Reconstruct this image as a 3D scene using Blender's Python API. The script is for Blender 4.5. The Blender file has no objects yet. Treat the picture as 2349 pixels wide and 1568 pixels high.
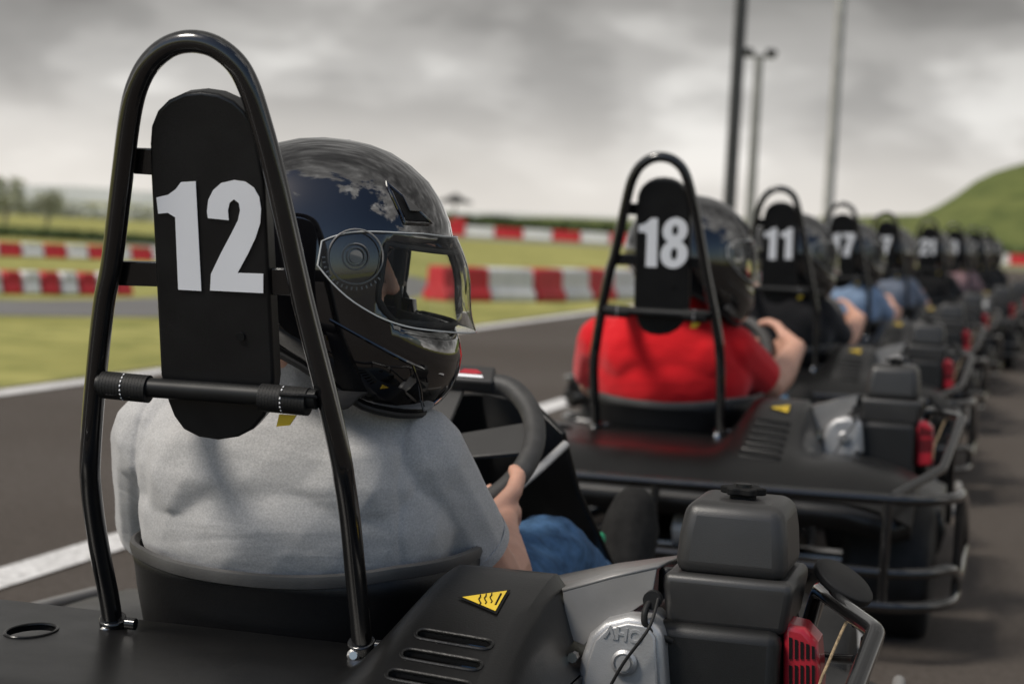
import bpy, bmesh, math, random
from mathutils import Vector, Matrix, noise
random.seed(4)
S=bpy.context.scene; COL=S.collection
R=math.radians
F=4400.0; H=0.78; PITCH=3.615; ROLL=3.0
V=Vector
# ---------------------------------------------------------------- camera
Rcam=Matrix.Rotation(R(90-PITCH),3,'X')@Matrix.Rotation(R(ROLL),3,'Z')
cd=bpy.data.cameras.new('camera'); cam=bpy.data.objects.new('camera',cd); COL.objects.link(cam)
cam.location=(0,0,H); cam.rotation_euler=Rcam.to_euler()
cd.sensor_width=36; cd.lens=F/2349*36; cd.clip_end=3000; cd.clip_start=.05
cd.dof.use_dof=True; cd.dof.focus_distance=1.86; cd.dof.aperture_fstop=6.3
S.camera=cam
S.view_settings.view_transform='Standard'; S.view_settings.look='None'; S.view_settings.exposure=0
# measuring helpers: a ray through a measured point, in the first kart's own frame
O1=V((-.254,1.87,0)); Rk=Matrix.Rotation(R(-15),3,'Z'); RkT=Rk.transposed()
def ray(px,py):
    d=Rcam@V(((px-1174.5)/F,(784-py)/F,-1)); return RkT@(V((0,0,H))-O1), RkT@d
def PP(px,py,p,n):
    o,d=ray(px,py); n=V(n); t=(V(p)-o).dot(n)/d.dot(n); return o+d*t
def PY(px,py,y): return PP(px,py,(0,y,0),(0,1,0))
def PH(px,py,off=0):
    n=V((0,1,.254)).normalized(); return PP(px,py,V((0,-.08,.54))+n*off,n)
def PHL(px,py,off=0):
    n=V((0,.183,.08)).normalized(); return PP(px,py,V((0,-.08,.54))+n*off,n)
# ---------------------------------------------------------------- materials
def mat(name,col,rough=.5,metal=0,var=.12,vs=14,bump=0,bs=220,coat=0,spec=.5,rvar=0,sheen=0):
    m=bpy.data.materials.new(name); m.use_nodes=True; nt=m.node_tree; N=nt.nodes; L=nt.links
    b=N['Principled BSDF']; tc=N.new('ShaderNodeTexCoord')
    nz=N.new('ShaderNodeTexNoise'); nz.inputs['Scale'].default_value=vs; nz.inputs['Detail'].default_value=5
    L.new(tc.outputs['Object'],nz.inputs['Vector'])
    cr=N.new('ShaderNodeValToRGB'); cr.color_ramp.elements[0].position=.3; cr.color_ramp.elements[1].position=.7
    cr.color_ramp.elements[0].color=[c*(1-var) for c in col]+[1]; cr.color_ramp.elements[1].color=[min(1,c*(1+var)) for c in col]+[1]
    L.new(nz.outputs['Fac'],cr.inputs['Fac']); L.new(cr.outputs['Color'],b.inputs['Base Color'])
    b.inputs['Roughness'].default_value=rough; b.inputs['Metallic'].default_value=metal
    b.inputs['Coat Weight'].default_value=coat; b.inputs['Coat Roughness'].default_value=.04
    b.inputs['Specular IOR Level'].default_value=spec; b.inputs['Sheen Weight'].default_value=sheen
    if rvar:
        mr=N.new('ShaderNodeMapRange'); mr.inputs['To Min'].default_value=rough-rvar; mr.inputs['To Max'].default_value=rough+rvar
        n3=N.new('ShaderNodeTexNoise'); n3.inputs['Scale'].default_value=vs*1.7; n3.inputs['Detail'].default_value=7
        L.new(tc.outputs['Object'],n3.inputs['Vector']); L.new(n3.outputs['Fac'],mr.inputs['Value']); L.new(mr.outputs['Result'],b.inputs['Roughness'])
    if bump:
        n2=N.new('ShaderNodeTexNoise'); n2.inputs['Scale'].default_value=bs; n2.inputs['Detail'].default_value=3
        L.new(tc.outputs['Object'],n2.inputs['Vector'])
        bp=N.new('ShaderNodeBump'); bp.inputs['Strength'].default_value=bump; bp.inputs['Distance'].default_value=.002
        L.new(n2.outputs['Fac'],bp.inputs['Height']); L.new(bp.outputs['Normal'],b.inputs['Normal'])
    return m
M={}
M['tube']=mat('black_powder_coat',(.006,.006,.0065),.18,0,.3,25,.02,300,.8,.5,.08)
M['bar']=mat('black_satin_bar',(.009,.009,.009),.48,0,.3,25,.02,300,0,.3,.06)
M['plate']=mat('black_plate_plastic',(.009,.009,.0095),.34,0,.3,18,.06,500,0,.42,.12)
M['white']=mat('white_number_vinyl',(.88,.88,.90),.45,0,.02)
M['deck']=mat('black_body_plastic',(.0062,.006,.0059),.32,0,.3,9,.10,500,0,.38,.10)
M['seat']=mat('black_seat_shell',(.005,.005,.0055),.42,0,.2,9,.1,400,0,.3)
M['rim']=mat('worn_black_seat_lip',(.065,.063,.061),.48,0,.25,20,.12,500)
M['gloss']=mat('helmet_black_paint',(.003,.003,.004),.04,0,.1,8,0,200,1.0,.7)
M['foam']=mat('helmet_lining',(.006,.006,.006),.9,0,.3,60,.3,300,0,.2)
M['rubber']=mat('black_rubber',(.014,.0135,.013),.6,0,.3,30,.15,400,0,.3)
M['grip']=mat('wheel_grip_rubber',(.040,.039,.038),.5,0,.25,60,.25,900,0,.5)
M['gray']=mat('grey_tank_plastic',(.032,.031,.030),.40,0,.12,20,.10,900,0,.5)
M['grayd']=mat('dark_engine_plastic',(.010,.0098,.0095),.46,0,.2,20,.1,900,0,.4)
M['shield']=mat('satin_grey_steel',(.25,.242,.232),.42,.2,.10,20,.05,500,0,.5,.08)
M['alu']=mat('cast_aluminium',(.47,.465,.46),.40,.55,.1,20,.15,900,0,.5)
M['steel']=mat('bright_steel',(.5,.49,.48),.25,1,.15,20)
M['redp']=mat('red_engine_paint',(.36,.012,.024),.35,0,.15,20,.03,300,.4)
M['yellow']=mat('yellow_sticker',(.75,.52,.04),.4,0,.04)
M['ink']=mat('sticker_black',(.006,.006,.006),.7,0,.1,10,0,200,0,.2)
M['rope']=mat('frayed_cord',(.30,.22,.13),.9,0,.4,150,.8,400)
M['skin']=mat('skin',(.56,.31,.225),.5,0,.10,30,.12,400,0,.4)
M['skin'].node_tree.nodes['Principled BSDF'].inputs['Subsurface Weight'].default_value=.1
M['skin'].node_tree.nodes['Principled BSDF'].inputs['Subsurface Radius'].default_value=(.01,.004,.002)
M['jeans']=mat('blue_denim',(.05,.11,.21),.85,0,.35,60,.4,600,0,.2)
M['shoe']=mat('dark_suede_shoe',(.016,.0155,.015),.9,0,.3,60,.4,500,0,.2)
M['sole']=mat('green_shoe_trim',(.01,.26,.12),.5,0,.2)
M['lens']=mat('sunglass_lens',(.005,.005,.006),.08,0,.1)
M['strap']=mat('black_webbing',(.012,.012,.013),.7,0,.3,80,.5,700,0,.3)
def shirt_mat(name,c,var=.22,knit=1.0,plaid=None):
    m=mat(name,c,.9,0,var,520,0,200,0,.12,0,.2); nt=m.node_tree;N=nt.nodes;L=nt.links;b=N['Principled BSDF'];tc=[n for n in N if n.type=='TEX_COORD'][0]
    n1=N.new('ShaderNodeTexNoise'); n1.inputs['Scale'].default_value=10; n1.inputs['Detail'].default_value=2.5; n1.inputs['Distortion'].default_value=.5
    mp=N.new('ShaderNodeMapping'); mp.inputs['Scale'].default_value=(.5,.8,1.9); mp.inputs['Rotation'].default_value=(0,.22,0); L.new(tc.outputs['Object'],mp.inputs['Vector']); L.new(mp.outputs['Vector'],n1.inputs['Vector'])
    vo=N.new('ShaderNodeTexVoronoi'); vo.inputs['Scale'].default_value=1100; L.new(tc.outputs['Object'],vo.inputs['Vector'])
    b1=N.new('ShaderNodeBump'); b1.inputs['Strength'].default_value=.5; b1.inputs['Distance'].default_value=.010; L.new(n1.outputs['Fac'],b1.inputs['Height'])
    b2=N.new('ShaderNodeBump'); b2.inputs['Strength'].default_value=.12*knit; b2.inputs['Distance'].default_value=.0006
    L.new(vo.outputs['Distance'],b2.inputs['Height']); L.new(b1.outputs['Normal'],b2.inputs['Normal']); L.new(b2.outputs['Normal'],b.inputs['Normal'])
    if plaid:
        w=N.new('ShaderNodeTexWave'); w.inputs['Scale'].default_value=14; w.bands_direction='X'; L.new(tc.outputs['Object'],w.inputs['Vector'])
        w2=N.new('ShaderNodeTexWave'); w2.inputs['Scale'].default_value=14; w2.bands_direction='Z'; L.new(tc.outputs['Object'],w2.inputs['Vector'])
        mm=N.new('ShaderNodeMath'); mm.operation='MULTIPLY'; L.new(w.outputs['Fac'],mm.inputs[0]); L.new(w2.outputs['Fac'],mm.inputs[1])
        mx=N.new('ShaderNodeMixRGB'); cr=[n for n in N if n.type=='VALTORGB'][0]; L.new(mm.outputs[0],mx.inputs['Fac']); L.new(cr.outputs['Color'],mx.inputs['Color1']); mx.inputs['Color2'].default_value=(*plaid,1); L.new(mx.outputs['Color'],b.inputs['Base Color'])
    return m
M['visor']=bpy.data.materials.new('clear_visor'); M['visor'].use_nodes=True
nt=M['visor'].node_tree; N=nt.nodes; L=nt.links; N.remove(N['Principled BSDF'])
tr=N.new('ShaderNodeBsdfTransparent'); tr.inputs['Color'].default_value=(.97,.98,.97,1)
gl=N.new('ShaderNodeBsdfGlossy'); gl.inputs['Roughness'].default_value=.03; lw=N.new('ShaderNodeLayerWeight'); lw.inputs['Blend'].default_value=.15
df=N.new('ShaderNodeBsdfDiffuse'); df.inputs['Color'].default_value=(.7,.7,.68,1); mx0=N.new('ShaderNodeMixShader'); mx0.inputs['Fac'].default_value=.02
L.new(tr.outputs[0],mx0.inputs[1]); L.new(df.outputs[0],mx0.inputs[2])
mxx=N.new('ShaderNodeMixShader'); L.new(lw.outputs['Fresnel'],mxx.inputs['Fac']); L.new(mx0.outputs[0],mxx.inputs[1]); L.new(gl.outputs[0],mxx.inputs[2]); L.new(mxx.outputs[0],N['Material Output'].inputs['Surface'])
M['vedge']=mat('visor_cut_edge',(.5,.51,.5),.2,0,.05)
# ---------------------------------------------------------------- mesh builder
def catmull(P,k=6,closed=False):
    P=[V(p) for p in P]; n=len(P); out=[]
    rng=range(n) if closed else range(n-1)
    for i in rng:
        if closed: a,b,c,d=P[(i-1)%n],P[i],P[(i+1)%n],P[(i+2)%n]
        else: a,b,c,d=P[max(i-1,0)],P[i],P[i+1],P[min(i+2,n-1)]
        for j in range(k):
            t=j/k; out.append(.5*((2*b)+(c-a)*t+(2*a-5*b+4*c-d)*t*t+(3*b-a-3*c+d)*t**3))
    if not closed: out.append(P[-1])
    return out
class MB:
    def __init__(s): s.v=[]; s.f=[]
    def add(s,v,f):
        o=len(s.v); s.v+=[tuple(x) for x in v]; s.f+=[tuple(i+o for i in q) for q in f]; return s
    def box(s,x0,x1,y0,y1,z0,z1):
        return s.add([(x0,y0,z0),(x1,y0,z0),(x1,y1,z0),(x0,y1,z0),(x0,y0,z1),(x1,y0,z1),(x1,y1,z1),(x0,y1,z1)],[(0,3,2,1),(4,5,6,7),(0,1,5,4),(1,2,6,5),(2,3,7,6),(3,0,4,7)])
    def tube(s,P,r,n=14,closed=False,sm=0,radii=None):
        if sm: P=catmull(P,sm,closed)
        P=[V(p) for p in P]; m=len(P); vs=[]; fs=[]
        T=[]
        for i in range(m):
            if closed: t=P[(i+1)%m]-P[i-1]
            else: t=P[min(i+1,m-1)]-P[max(i-1,0)]
            T.append(t.normalized())
        u=T[0].orthogonal().normalized()
        for i in range(m):
            u=(u-T[i]*u.dot(T[i])).normalized(); w=T[i].cross(u); rr=radii[i] if radii else r
            for j in range(n):
                a=2*math.pi*j/n; vs.append(P[i]+(u*math.cos(a)+w*math.sin(a))*rr)
        for i in range(m if closed else m-1):
            i2=(i+1)%m
            for j in range(n): fs.append((i*n+j,i*n+(j+1)%n,i2*n+(j+1)%n,i2*n+j))
        if not closed: fs.append(tuple(range(n-1,-1,-1))); fs.append(tuple((m-1)*n+j for j in range(n)))
        return s.add(vs,fs)
    def lathe(s,prof,c,axis=(0,0,1),n=32,caps=True):
        c=V(c); ax=V(axis).normalized(); u=ax.orthogonal().normalized(); w=ax.cross(u); vs=[];fs=[]
        for (r,h) in prof:
            for j in range(n):
                a=2*math.pi*j/n; vs.append(c+ax*h+(u*math.cos(a)+w*math.sin(a))*max(r,1e-4))
        for i in range(len(prof)-1):
            for j in range(n): fs.append((i*n+j,i*n+(j+1)%n,(i+1)*n+(j+1)%n,(i+1)*n+j))
        if caps: fs.append(tuple(range(n-1,-1,-1))); fs.append(tuple((len(prof)-1)*n+j for j in range(n)))
        return s.add(vs,fs)
    def prism(s,P,off):
        P=[V(p) for p in P]; n=len(P); off=V(off)
        return s.add(P+[p+off for p in P],[tuple(range(n)),tuple(range(2*n-1,n-1,-1))]+[(i,(i+1)%n,n+(i+1)%n,n+i)[::-1] for i in range(n)])
    def build(s,name,m,parent=None,bevel=0,seg=3,angle=38,solid=0,sub=0,offset=-1,fix=True):
        me=bpy.data.meshes.new(name); me.from_pydata(s.v,[],s.f)
        if fix:
            bm=bmesh.new(); bm.from_mesh(me); bmesh.ops.recalc_face_normals(bm,faces=bm.faces); bm.to_mesh(me); bm.free()
        return finish(name,me,m,parent,bevel,seg,angle,solid,sub,offset)
def finish(name,me,m,parent=None,bevel=0,seg=3,angle=38,solid=0,sub=0,offset=-1,flat=False):
    me.polygons.foreach_set('use_smooth',[not flat]*len(me.polygons))
    if not flat: me.set_sharp_from_angle(angle=R(angle))
    if m:
        me.materials.clear(); me.materials.append(m)
    ob=bpy.data.objects.new(name,me); COL.objects.link(ob)
    if parent: ob.parent=parent
    if solid:
        q=ob.modifiers.new('s','SOLIDIFY'); q.thickness=solid; q.offset=offset
    if bevel:
        q=ob.modifiers.new('b','BEVEL'); q.width=bevel; q.segments=seg; q.limit_method='ANGLE'; q.angle_limit=R(40); q.use_clamp_overlap=True
    if sub:
        q=ob.modifiers.new('u','SUBSURF'); q.levels=sub; q.render_levels=sub
    return ob
def tag(o,label=None,cat=None,group=None,kind=None):
    if label: o['label']=label
    if cat: o['category']=cat
    if group: o['group']=group
    if kind: o['kind']=kind
    return o
def empty(name,loc=(0,0,0),rz=0):
    o=bpy.data.objects.new(name,None); COL.objects.link(o); o.location=loc; o.rotation_euler=(0,0,rz); o.empty_display_size=.1; return o
def copy_tree(o,parent=None,skip=()):
    c=o.copy(); COL.objects.link(c); c.parent=parent
    for ch in list(o.children):
        if ch.name.split('.')[0] in skip: continue
        copy_tree(ch,c,skip)
    return c
def baked(ob):
    dg=bpy.context.evaluated_depsgraph_get(); me=bpy.data.meshes.new_from_object(ob.evaluated_get(dg)); bpy.data.objects.remove(ob); return me
def organic(prims,voxel,it=3,disp=None,cuts=()):
    bm=bmesh.new()
    for p in prims:
        t=bmesh.new()
        if p[0]=='e':
            bmesh.ops.create_icosphere(t,subdivisions=3,radius=1)
            mtx=Matrix.Translation(V(p[1]))@(p[3].to_4x4() if len(p)>3 else Matrix.Identity(4))@Matrix.Diagonal((*p[2],1))
            bmesh.ops.transform(t,matrix=mtx,verts=t.verts)
        else:
            _,a,ra,b,rb=p
            for (c,r) in ((V(a),ra),(V(b),rb)): bmesh.ops.create_icosphere(t,subdivisions=2,radius=r,matrix=Matrix.Translation(c))
            vv=[v.co.copy() for v in t.verts]; t.free(); t=bmesh.new()
            for q in vv: t.verts.new(q)
            bmesh.ops.convex_hull(t,input=t.verts)
            bmesh.ops.delete(t,geom=[v for v in t.verts if not v.link_faces],context='VERTS')
        me=bpy.data.meshes.new('t'); t.to_mesh(me); bm.from_mesh(me); bpy.data.meshes.remove(me); t.free()
    me=bpy.data.meshes.new('o'); bm.to_mesh(me); bm.free()
    ob=bpy.data.objects.new('o',me); COL.objects.link(ob)
    q=ob.modifiers.new('r','REMESH'); q.mode='VOXEL'; q.voxel_size=voxel
    q=ob.modifiers.new('m','SMOOTH'); q.factor=.5; q.iterations=it
    out=baked(ob)
    if disp or cuts:
        bm=bmesh.new(); bm.from_mesh(out)
        if disp:
            bm.normal_update()
            for v in bm.verts: v.co=v.co+v.normal*disp(v.co)
        for (pc,nc) in cuts:
            bmesh.ops.bisect_plane(bm,geom=list(bm.verts)+list(bm.edges)+list(bm.faces),plane_co=pc,plane_no=nc,clear_outer=True)
        bm.to_mesh(out); bm.free()
    return out
# ================================================================ GO-KART (number 12 is built, the rest are copies)
def sst(a,b,x):
    t=max(0,min(1,(x-a)/(b-a))); return t*t*(3-2*t)
def deckz(x,y):
    z=.352
    if y<-.24: z-=((-.24-y)/.16)**2*.06
    if x<-.45: z-=((-.45-x)/.15)**2*.05
    if x>.42: z-=((x-.42)/.16)**2*.05
    z+=.086*sst(.13,.205,x)*(1-sst(.300,.340,x))*sst(-.33,.09,y)*(1-.9*sst(.07,.19,y))
    return z
def PD(px,py):
    o,d=ray(px,py); a=.8
    while a<4:
        p=o+d*a
        if p.z<deckz(p.x,p.y): break
        a+=.002
    return p
def make_kart():
    K=empty('go_kart')
    # ---- roll hoop
    Lw=[(262,1450),(250,1370),(233,1285),(217,1190),(208,1110)]
    up=[(207,1050),(217,900),(238,700),(257,600),(281,400),(299,262),(318,190),(347,140),(390,106),(440,95),(492,107),(538,142),(567,190),(592,262),(630,400),(675,600),(698,700),(748,900),(780,1040)]
    Rw=[(790,1100),(803,1190),(814,1300),(824,1400),(832,1492)]
    path=[PHL(*p) for p in Lw]+[PH(*p) for p in up]+[PHL(*p) for p in Rw]
    MB().tube(path,.0102,18,sm=5).build('roll_hoop',M['tube'],K)
    for (a,b,bx) in (((266,1478),(258,1415),(243,1450)),((833,1505),(828,1468),(812,1502))):
        c=MB().tube([PHL(*a),PHL(*b)],.0138,20).build('hoop_clamp',M['tube'],K,bevel=.002)
        q=PHL(*bx,-.012); MB().lathe([(.0,-.006),(.0065,-.006),(.0065,.004),(.004,.006),(0,.006)],q,(0.2,-1,.2),10).build('bolt',M['steel'],c)
        q2=q+V((.028,.0,.012)); MB().lathe([(.0,-.006),(.006,-.006),(.006,.004),(0,.006)],q2,(1,0,0),10).build('bolt',M['tube'],c)
    # ---- number plate
    ol=[(343,330),(346,290),(360,255),(385,230),(420,214),(460,210),(500,216),(535,232),(560,256),(576,285),(587,320),(597,370),(606,420),(628,870),(622,920),(606,955),(580,985),(545,1003),(500,1010),(455,1003),(420,985),(398,955),(385,922),(368,860),(345,400)]
    nrm=V((0,1,.254)).normalized()
    pl=MB().prism([PH(*p,.004) for p in ol],nrm*.02).build('number_plate',M['plate'],K,bevel=.003,angle=30)
    for q in ([(290,340),(350,342),(350,402),(290,398)],[(268,600),(368,602),(368,658),(268,655)],[(598,615),(672,618),(680,678),(606,676)],[(590,352),(626,354),(634,405),(600,402)]):
        MB().prism([PH(*p,.009) for p in q],nrm*.005).build('plate_bracket',M['tube'],K,bevel=.001)
    MB().lathe([(0,-.003),(.0042,-.003),(.0042,.001)],PH(552,772,.003),(0,-1,-.25),14).build('screw',M['ink'],pl)
    # ---- cross bar with wraps
    cb=MB().tube([PH(226,880,-.008),PH(727,916,-.008)],.0092,18).build('cross_bar',M['bar'],K)
    for a,b in (((238,882),(340,892)),((602,911),(706,921))):
        m_=MB(); A=PH(*a,-.008);B=PH(*b,-.008)
        m_.tube([A,A.lerp(B,.06),A.lerp(B,.06),A.lerp(B,.94),A.lerp(B,.94),B],.0128,24)
        for t in [i/14 for i in range(15)]: m_.tube([A.lerp(B,t)-(B-A)*.018,A.lerp(B,t)+(B-A)*.018],.0130,24)
        m_.build('rubber_wrap',M['rubber'],cb)
        st=MB()
        for k in range(8):
            a_=-1.25+k*.33; c=A.lerp(B,.5); st.add([c+V((dx,-math.cos(a_+dd)*.0133,math.sin(a_+dd)*.0133)) for dx,dd in ((-.0006,0),(.0006,0),(.0006,.16),(-.0006,.16))],[(0,1,2,3)])
        st.build('stitching',M['white'],cb,solid=.0003)
    m_=MB(); p=[PH(x,y,-.012) for x,y in ((640,950),(680,952),(664,975),(634,978))]; m_.prism(p,(0,.002,0)); m_.build('pull_tag',M['yellow'],K)
    # ---- rear body cover
    xs=[-.60,-.57,-.53,-.49,-.45,-.40,-.34,-.28,-.24,-.20,-.17,-.12,-.06,0,.06,.11]+[.13+.01*i for i in range(25)]+[.375,.40,.43,.46,.49,.52,.55]
    ys=[-.40,-.385,-.365,-.34,-.31,-.28,-.25,-.22,-.19,-.16,-.13,-.10,-.07,-.04,-.01,.02,.045,.065,.08,.095,.11,.13,.15,.17]
    m_=MB(); idx={}
    def vid(i,j):
        if (i,j) not in idx: idx[(i,j)]=len(m_.v); m_.v.append((xs[i],ys[j],deckz(xs[i],ys[j])))
        return idx[(i,j)]
    for i in range(len(xs)-1):
        for j in range(len(ys)-1):
            cx=(xs[i]+xs[i+1])/2; cy=(ys[j]+ys[j+1])/2
            if cx<-.17 and cy>.065: continue
            if abs(cx)<.17 and cy>.045 : continue
            if cx>.34 and cy>-.13: continue
            m_.f.append((vid(i,j),vid(i+1,j),vid(i+1,j+1),vid(i,j+1)))
    dko=m_.build('rear_body_cover',M['deck'],None,solid=.006,angle=60)
    slots=[]
    for k in range(6):
        y=-.10-.036*k; hw=.037+.0012*k; P=[]
        for a in range(28):
            t=2*math.pi*a/28; c,s_=math.cos(t),math.sin(t)
            X=.250+(hw-.008)*(1 if c>0 else -1)*min(1,abs(c)*4)+.008*c; Y=y+.0085*s_-.10*(X-.25); P.append((X,Y))
        slots.append(P)
    c=PD(72,1447); slots.append([(c.x+.022*math.cos(2*math.pi*a/28),c.y+.034*math.sin(2*math.pi*a/28)) for a in range(28)])
    slots.append([(.45+.026*math.cos(2*math.pi*a/28),-.22+.015*math.sin(2*math.pi*a/28)) for a in range(28)])
    cu=MB()
    for P in slots: cu.prism([(x,y,.2) for x,y in P],(0,0,.4))
    cuo=cu.build('cut',None); q=dko.modifiers.new('bo','BOOLEAN'); q.operation='DIFFERENCE'; q.object=cuo; q.solver='EXACT'
    me=baked(dko); bpy.data.objects.remove(cuo)
    dk=finish('rear_body_cover',me,M['deck'],K,angle=45)
    for i,P in enumerate(slots):
        MB().tube([V((x,y,deckz(x,y)+.0002)) for x,y in P],.0018,8,closed=True).build('vent_lip' if i<6 else 'hole_rim',M['deck'],dk)
    MB().box(.16,.335,-.33,-.04,.285,.290).build('vent_shade_slab',M['ink'],dk)  # black slab added under the slots so they look shaded inside
    MB().box(c.x-.06,c.x+.06,c.y-.07,c.y+.07,.31,.315).build('hole_shade_slab',M['ink'],dk)  # added black sheet stands in for the shade below the oval hole
    m_=MB(); YY=[-.13+.02*i for i in range(15)]
    m_.add([(.342,y,deckz(.3395,y)-.002) for y in YY]+[(.344,y,.22) for y in YY],[(i,i+1,16+i,15+i) for i in range(14)]); m_.build('pod_side_panel',M['deck'],dk,solid=.004)
    # skirt
    sk=[(-.60,.065),(-.60,-.36),(-.57,-.40),(.52,-.40),(.55,-.37),(.55,-.13)]
    m_=MB(); P=[V((x,y,0)) for x,y in sk]; P2=[]
    for a,b in zip(P,P[1:]):
        for k in range(12): 
            q=a.lerp(b,k/12); P2.append(V((q.x,q.y,deckz(q.x,q.y)-.004)))
    P2.append(V((P[-1].x,P[-1].y,deckz(P[-1].x,P[-1].y)-.004))); n=len(P2)
    m_.add([q for q in P2]+[q+V((0,0,-.045)) for q in P2],[(i,i+1,n+i+1,n+i) for i in range(n-1)]); m_.build('cover_skirt',M['deck'],K,solid=.005,angle=50)
    # hot surface sticker
    A=[PD(px,py) for px,py in ((1060,1374),(1163,1359),(1136,1407))]; cen=(A[0]+A[1]+A[2])/3
    def dr(x,y,o=.0012): return V((x,y,deckz(x,y)+o))
    def tri(sc,o,mt,nm):
        T=[cen+(a-cen)*sc for a in A]; vs=[];fs=[];n=10;ix={}
        for i in range(n+1):
            for j in range(n+1-i):
                a=i/n;b=j/n; q=T[0]*(1-a-b)+T[1]*a+T[2]*b; ix[(i,j)]=len(vs); vs.append(dr(q.x,q.y,o))
        for i in range(n):
            for j in range(n-i):
                fs.append((ix[(i,j)],ix[(i+1,j)],ix[(i,j+1)]))
                if j<n-i-1: fs.append((ix[(i+1,j)],ix[(i+1,j+1)],ix[(i,j+1)]))
        return MB().add(vs,fs).build(nm,mt,dk)
    tri(1.2,.0014,M['ink'],'warning_sticker'); tri(1.0,.0022,M['yellow'],'sticker_face')
    m_=MB()
    for k in range(3):
        pts=[PD(1100+k*13+2.5*math.sin(i*1.7),1393-k*2-i*4.5) for i in range(6)]; m_.tube([p+V((0,0,.0030)) for p in pts],.0006,6)
    m_.tube([PD(1136,1394)+V((0,0,.0030)),PD(1149,1368)+V((0,0,.0030))],.0010,6); m_.build('sticker_symbol',M['ink'],dk)
    # ---- seat
    def seatpt(ph,s,z,extra=0):
        return V(((.190*s+extra)*math.copysign(abs(math.sin(ph))**.75,math.sin(ph))-.006,.215-(.170*s+extra)*(math.copysign(abs(math.cos(ph))**.78,math.cos(ph))),z))
    def rimz(ph): return .414+.003*(1-math.cos(ph))+.012*max(0,math.sin(ph))-.007*max(0,math.cos(ph*2.2))
    n=72; phs=[R(-125+250*i/n) for i in range(n+1)]
    vs=[];fs=[]
    lv=[(.10,.70),(.2,.76),(.26,.82),(.32,.89),(.37,.945),(.395,.965)]
    for ph in phs:
        rz=rimz(ph)
        for z,s in lv: vs.append(seatpt(ph,s,min(z,rz-.010)))
        vs.append(seatpt(ph,.985,rz-.004))
    m=len(lv)+1
    for i in range(n):
        for j in range(m-1): fs.append((i*m+j,(i+1)*m+j,(i+1)*m+j+1,i*m+j+1))
    MB().add(vs,fs).build('seat',M['seat'],K,solid=.006,angle=60,offset=0,fix=False)
    vs=[];fs=[]; prof=[(.98,-.012,0),(.996,-.009,.0005),(1.006,-.002,.0005),(1.002,.003,.0005),(.985,.005,0),(.955,.0,0)]
    for ph in phs:
        for s,dz,ex in prof: vs.append(seatpt(ph,s,rimz(ph)+dz,ex))
    m=len(prof)
    for i in range(n):
        for j in range(m-1): fs.append((i*m+j,(i+1)*m+j,(i+1)*m+j+1,i*m+j+1))
    MB().add(vs,fs).build('seat_rim',M['rim'],K,solid=.002,angle=30,fix=False)
    MB().box(-.14,.14,.10,.50,.07,.11).build('seat_base',M['seat'],K,bevel=.01)
    # ---- engine
    MB().box(.385,.525,.05,.22,.15,.405).build('engine_block',M['grayd'],K,bevel=.012)
    vs=[]
    for z,g in ((.400,.005),(.440,0),(.452,0)): vs+=[(.408+g,.060+g,z),(.533-g,.060+g,z),(.533-g,.197-g,z),(.408+g,.197-g,z)]
    fs=[(3,2,1,0),(8,9,10,11)]+[(a*4+i,a*4+(i+1)%4,a*4+4+(i+1)%4,a*4+4+i) for a in (0,1) for i in range(4)]
    MB().add(vs,fs).build('air_box',M['gray'],K,bevel=.008,seg=4,angle=60)
    vs=[]
    for z,g in ((.450,0),(.49,.003),(.521,.008)): vs+=[(.416+g,.068+g,z),(.526-g,.068+g,z),(.526-g,.190-g,z),(.416+g,.190-g,z)]
    MB().add(vs,fs).build('fuel_tank',M['gray'],K,bevel=.014,seg=6,angle=60)
    cp=MB(); cp.lathe([(.013,0),(.013,.006),(.0,.006)],(.472,.125,.519),(0,0,1),20)
    pts=[]
    for a in range(60):
        t=2*math.pi*a/60; r=.0200+.0026*math.cos(6*t); pts.append(V((.472+r*math.cos(t),.125+r*math.sin(t),.525)))
    cp.prism(pts,(0,0,.007)); cp.build('tank_cap',M['ink'],K,bevel=.0015)
    MB().lathe([(.008,0),(.008,.003),(0,.004)],(.472,.125,.532),(0,0,1),16).build('cap_knob',M['grayd'],K)
    # valve cover
    vc=MB(); pts=[PY(px,py,.03) for px,py in ((1322,1568),(1330,1512),(1350,1455),(1385,1425),(1440,1412),(1490,1420),(1520,1450),(1530,1600),(1322,1640))]
    vc.prism(pts,(0,.07,0)); vc=vc.build('valve_cover',M['alu'],K,bevel=.007,seg=4,angle=50)
    MB().prism([PY(px,py,.026) for px,py in ((1340,1560),(1348,1516),(1364,1468),(1392,1440),(1440,1428),(1482,1434),(1502,1460),(1510,1600),(1340,1630))],(0,.006,0)).build('cover_face',M['alu'],vc,bevel=.002)
    q=PY(1432,1518,.024); MB().lathe([(.0,.0),(.0125,0),(.0125,.003),(.0095,.005),(.0095,.002),(.007,.002),(.007,.006),(0,.006)],q,(0,-1,0),24).build('cover_bolt',M['alu'],vc)
    for px,py in ((1318,1503),(1345,1590),(1500,1590)): MB().lathe([(.0,0),(.005,0),(.005,.01),(0,.01)],PY(px,py,.03),(0,-1,0),8).build('cover_stud',M['steel'],vc)
    tcu=bpy.data.curves.new('t','FONT'); tcu.body='OHV'; tcu.size=.017; tcu.extrude=.0008; tcu.offset=.0005; tcu.align_x='CENTER'
    to=bpy.data.objects.new('t',tcu); COL.objects.link(to); me=baked(to)
    t=finish('cast_lettering',me,M['alu'],vc,flat=True); t.location=PY(1432,1440,.0255); t.rotation_euler=(R(90),R(180+4),0)
    # heat shield
    f=[PY(*p,.055) for p in ((1290,1350),(1400,1320),(1508,1296),(1495,1372),(1440,1408),(1385,1432),(1340,1480),(1300,1462))]
    MB().prism(f,(0,.003,0)).build('heat_shield',M['shield'],K,bevel=.001)
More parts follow.
